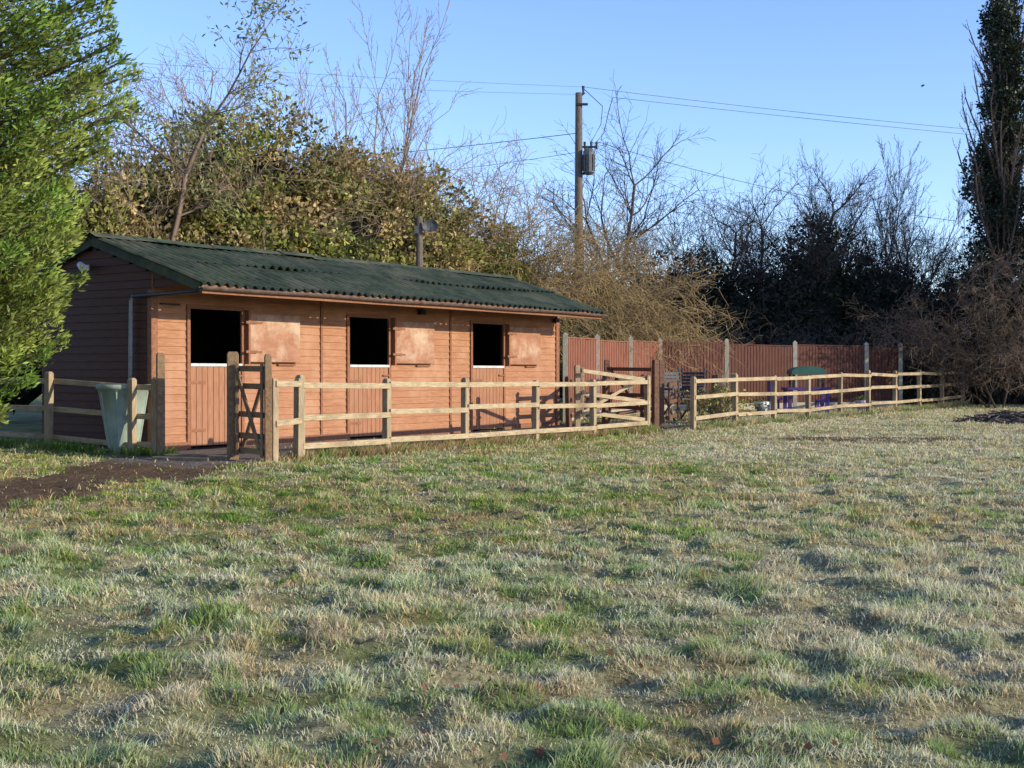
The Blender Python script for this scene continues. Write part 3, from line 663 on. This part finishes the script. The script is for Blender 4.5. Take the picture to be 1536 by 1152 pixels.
mb.box(-1.1,-.75,-.3,.2,.4,.46); mb.box(-1.12,-1.06,-.3,.2,.4,.95); mb.box(-1.1,-1.04,-.3,-.24,0,.4); mb.box(-1.1,-1.04,.14,.2,0,.4)
mb.box(.15,.5,-.8,-.45,.36,.42); [mb.box(.15+.3*i,.2+.3*i,-.8+.3*j,-.75+.3*j,0,.36) for i in (0,1) for j in (0,1)]
mb.make('purple_frame',M_purp,ph,bevel=.01)
mb=MB(); V=[];F=[]; n=10
for i in range(n+1):
    a=math.pi*i/n; V+=[(-.5*math.cos(a),-.38,1.22+.16*math.sin(a)),(-.5*math.cos(a),.38,1.22+.16*math.sin(a))]
for i in range(n): F.append((2*i,2*i+2,2*i+3,2*i+1))
F+= [tuple(range(0,2*n+2,2)),tuple(range(1,2*n+3,2))[::-1]]; mb.add(V,F)
mb.box(-.5,.5,-.38,.38,1.14,1.22)
mb.make('green_lid',M_dgrn,ph)
mb=MB(); [mb.box(sx-.03,sx+.03,sy-.03,sy+.03,.76,1.14) for sx in (-.42,.42) for sy in (-.3,.3)]; mb.make('lid_legs',M_blk,ph)
def pot(name,x,y,s,mat):
    e=empty(name,(x,y,float(gz(x,y)))); mb=MB(); mb.tube([(0,0,0),(0,0,.32*s),(0,0,.32*s),(0,0,.4*s)],[.14*s,.2*s,.23*s,.23*s],14); mb.make('pot',mat,e)
    bushleaves('leaves',[(0,0,.45*s,.22*s,.22*s,.15*s)],e,[(.08,.12,.03)],M_leaf,nclump=60,nleaf=50,ls=.07,cr=(.08,.14))
pot('plant_pot',10.35,39.4,.9,M_pot); pot('plant_pot',7.05,37.6,1.0,M_wht); pot('plant_pot',6.9,37.0,.7,M_grey)
sh=empty('shrub',(5.0,32.4,.1)); bushleaves('leaves',[(0,0,.4,.75,.5,.5)],sh,[(.42,.36,.09),(.30,.31,.07)],M_leaf,nclump=260,nleaf=60,ls=.08,cr=(.12,.25))
out=[];tips=[]
for k in range(14): grow(np.array([R.normal()*.1,R.normal()*.1,0.]),nrm(R.normal(size=3)*.5+np.array([0,0,1.])),.8,.012,1,2,out,tips,BT)
tubes('stems',out,(.2,.13,.08),sh)
sm=empty('tree_stump',(5.3,34.4,.1)); mb=MB(); mb.tube([(0,0,-.1),(0,0,.1),(.03,0,.75),(.04,.02,1.15)],[.33,.25,.2,.19],11); mb.tube([(.02,0,.6),(.25,0,.95)],[.1,.07],8); mb.make('trunk',M_pole,sm)
bp=empty('brush_pile',(12.3,33.2,float(gz(12.3,33.2)))); out=[]
for k in range(420):
    q=R.normal(size=2)*np.array([.55,.35]); hgt=.28*math.exp(-(q**2/np.array([.6,.25])).sum())*R.random()
    a=R.random()*6.283; l=.15+.4*R.random(); d=np.array([math.cos(a),math.sin(a),R.normal()*.2]); s=np.array([q[0],q[1],hgt+.03])
    out.append((s-d*l/2,s+d*l/2,.012+.02*R.random(),.008))
tubes('sticks',out,(.13,.10,.085),bp,4)
ellmesh('ash',[(0,0,-.02,1.1,.7,.2)],.9,bp,mnoise('ash',(.03,.025,.02),(.09,.075,.06),8))
# fallen leaves
n=700; y=4.4+16*R.random(n)**1.8; x=(R.random(n)*2-1)*.38*y; cl=fbm(x*1.2,y*1.4,78,2); k=cl>.66; x=x[k];y=y[k]; n=len(x)
leafobj('fallen_leaves',np.stack([x,y,gz(x,y)+.012+.02*R.random(n)],-1),R.normal(size=(n,3))*np.array([1,1,.4]),.02+.025*R.random(n),np.array([.20,.085,.045])*(.5+.9*R.random((n,1))),M_leaf,None,.75)
# bird
bd=empty('bird',(12.3,40,9.9)); bd.scale=(.5,.5,.5); mb=MB(); mb.tube([(-.11,0,-.05),(-.04,0,-.01),(.04,0,.03),(.10,0,.06),(.13,0,.065)],[.008,.03,.035,.02,.006],8)
mb.add([(0,0,.02),(.06,0,.04),(.0,-.16,.12),(-.07,-.30,.06),(-.05,-.12,.05)],[(0,1,2,4),(2,3,4)]); mb.add([(0,0,.02),(.06,0,.04),(.0,.16,.12),(-.07,.30,.06),(-.05,.12,.05)],[(0,4,2,1),(2,4,3)])
mb.make('body_and_wings',M_blk,bd)
# ------------------------------------------------------------------ light, sky, camera
EL=math.radians(17); S=Vector((.93,-.37,0)).normalized(); S=Vector((S.x*math.cos(EL),S.y*math.cos(EL),math.sin(EL)))
sl=bpy.data.lights.new('sun','SUN'); sl.energy=5; sl.angle=math.radians(.5); sl.color=(1,.92,.72)
so=bpy.data.objects.new('sun',sl); so.rotation_euler=S.to_track_quat('Z','Y').to_euler(); COL.objects.link(so)
w=bpy.data.worlds.new('World'); scene.world=w; w.use_nodes=True; nt=w.node_tree
sk=nt.nodes.new('ShaderNodeTexSky'); sk.sky_type='NISHITA'; sk.sun_disc=False; sk.sun_elevation=EL; sk.sun_rotation=math.atan2(S.x,S.y); sk.air_density=1; sk.dust_density=.1; sk.ozone_density=1.5
mu_=nt.nodes.new('ShaderNodeVectorMath'); mu_.operation='MULTIPLY'; mu_.inputs[1].default_value=(1.25,1.42,2.05)
nt.links.new(sk.outputs[0],mu_.inputs[0]); nt.links.new(mu_.outputs[0],nt.nodes['Background'].inputs[0]); nt.nodes['Background'].inputs[1].default_value=.15
cam=bpy.data.cameras.new('camera'); co=bpy.data.objects.new('camera',cam); COL.objects.link(co); co.location=(0,0,1.3); co.rotation_euler=(math.radians(90-.458),0,0)
cam.lens=46.875; cam.sensor_width=36; cam.clip_end=3000; cam.clip_start=.05; scene.camera=co
scene.view_settings.view_transform='Standard'; scene.view_settings.look='None'; scene.view_settings.exposure=0
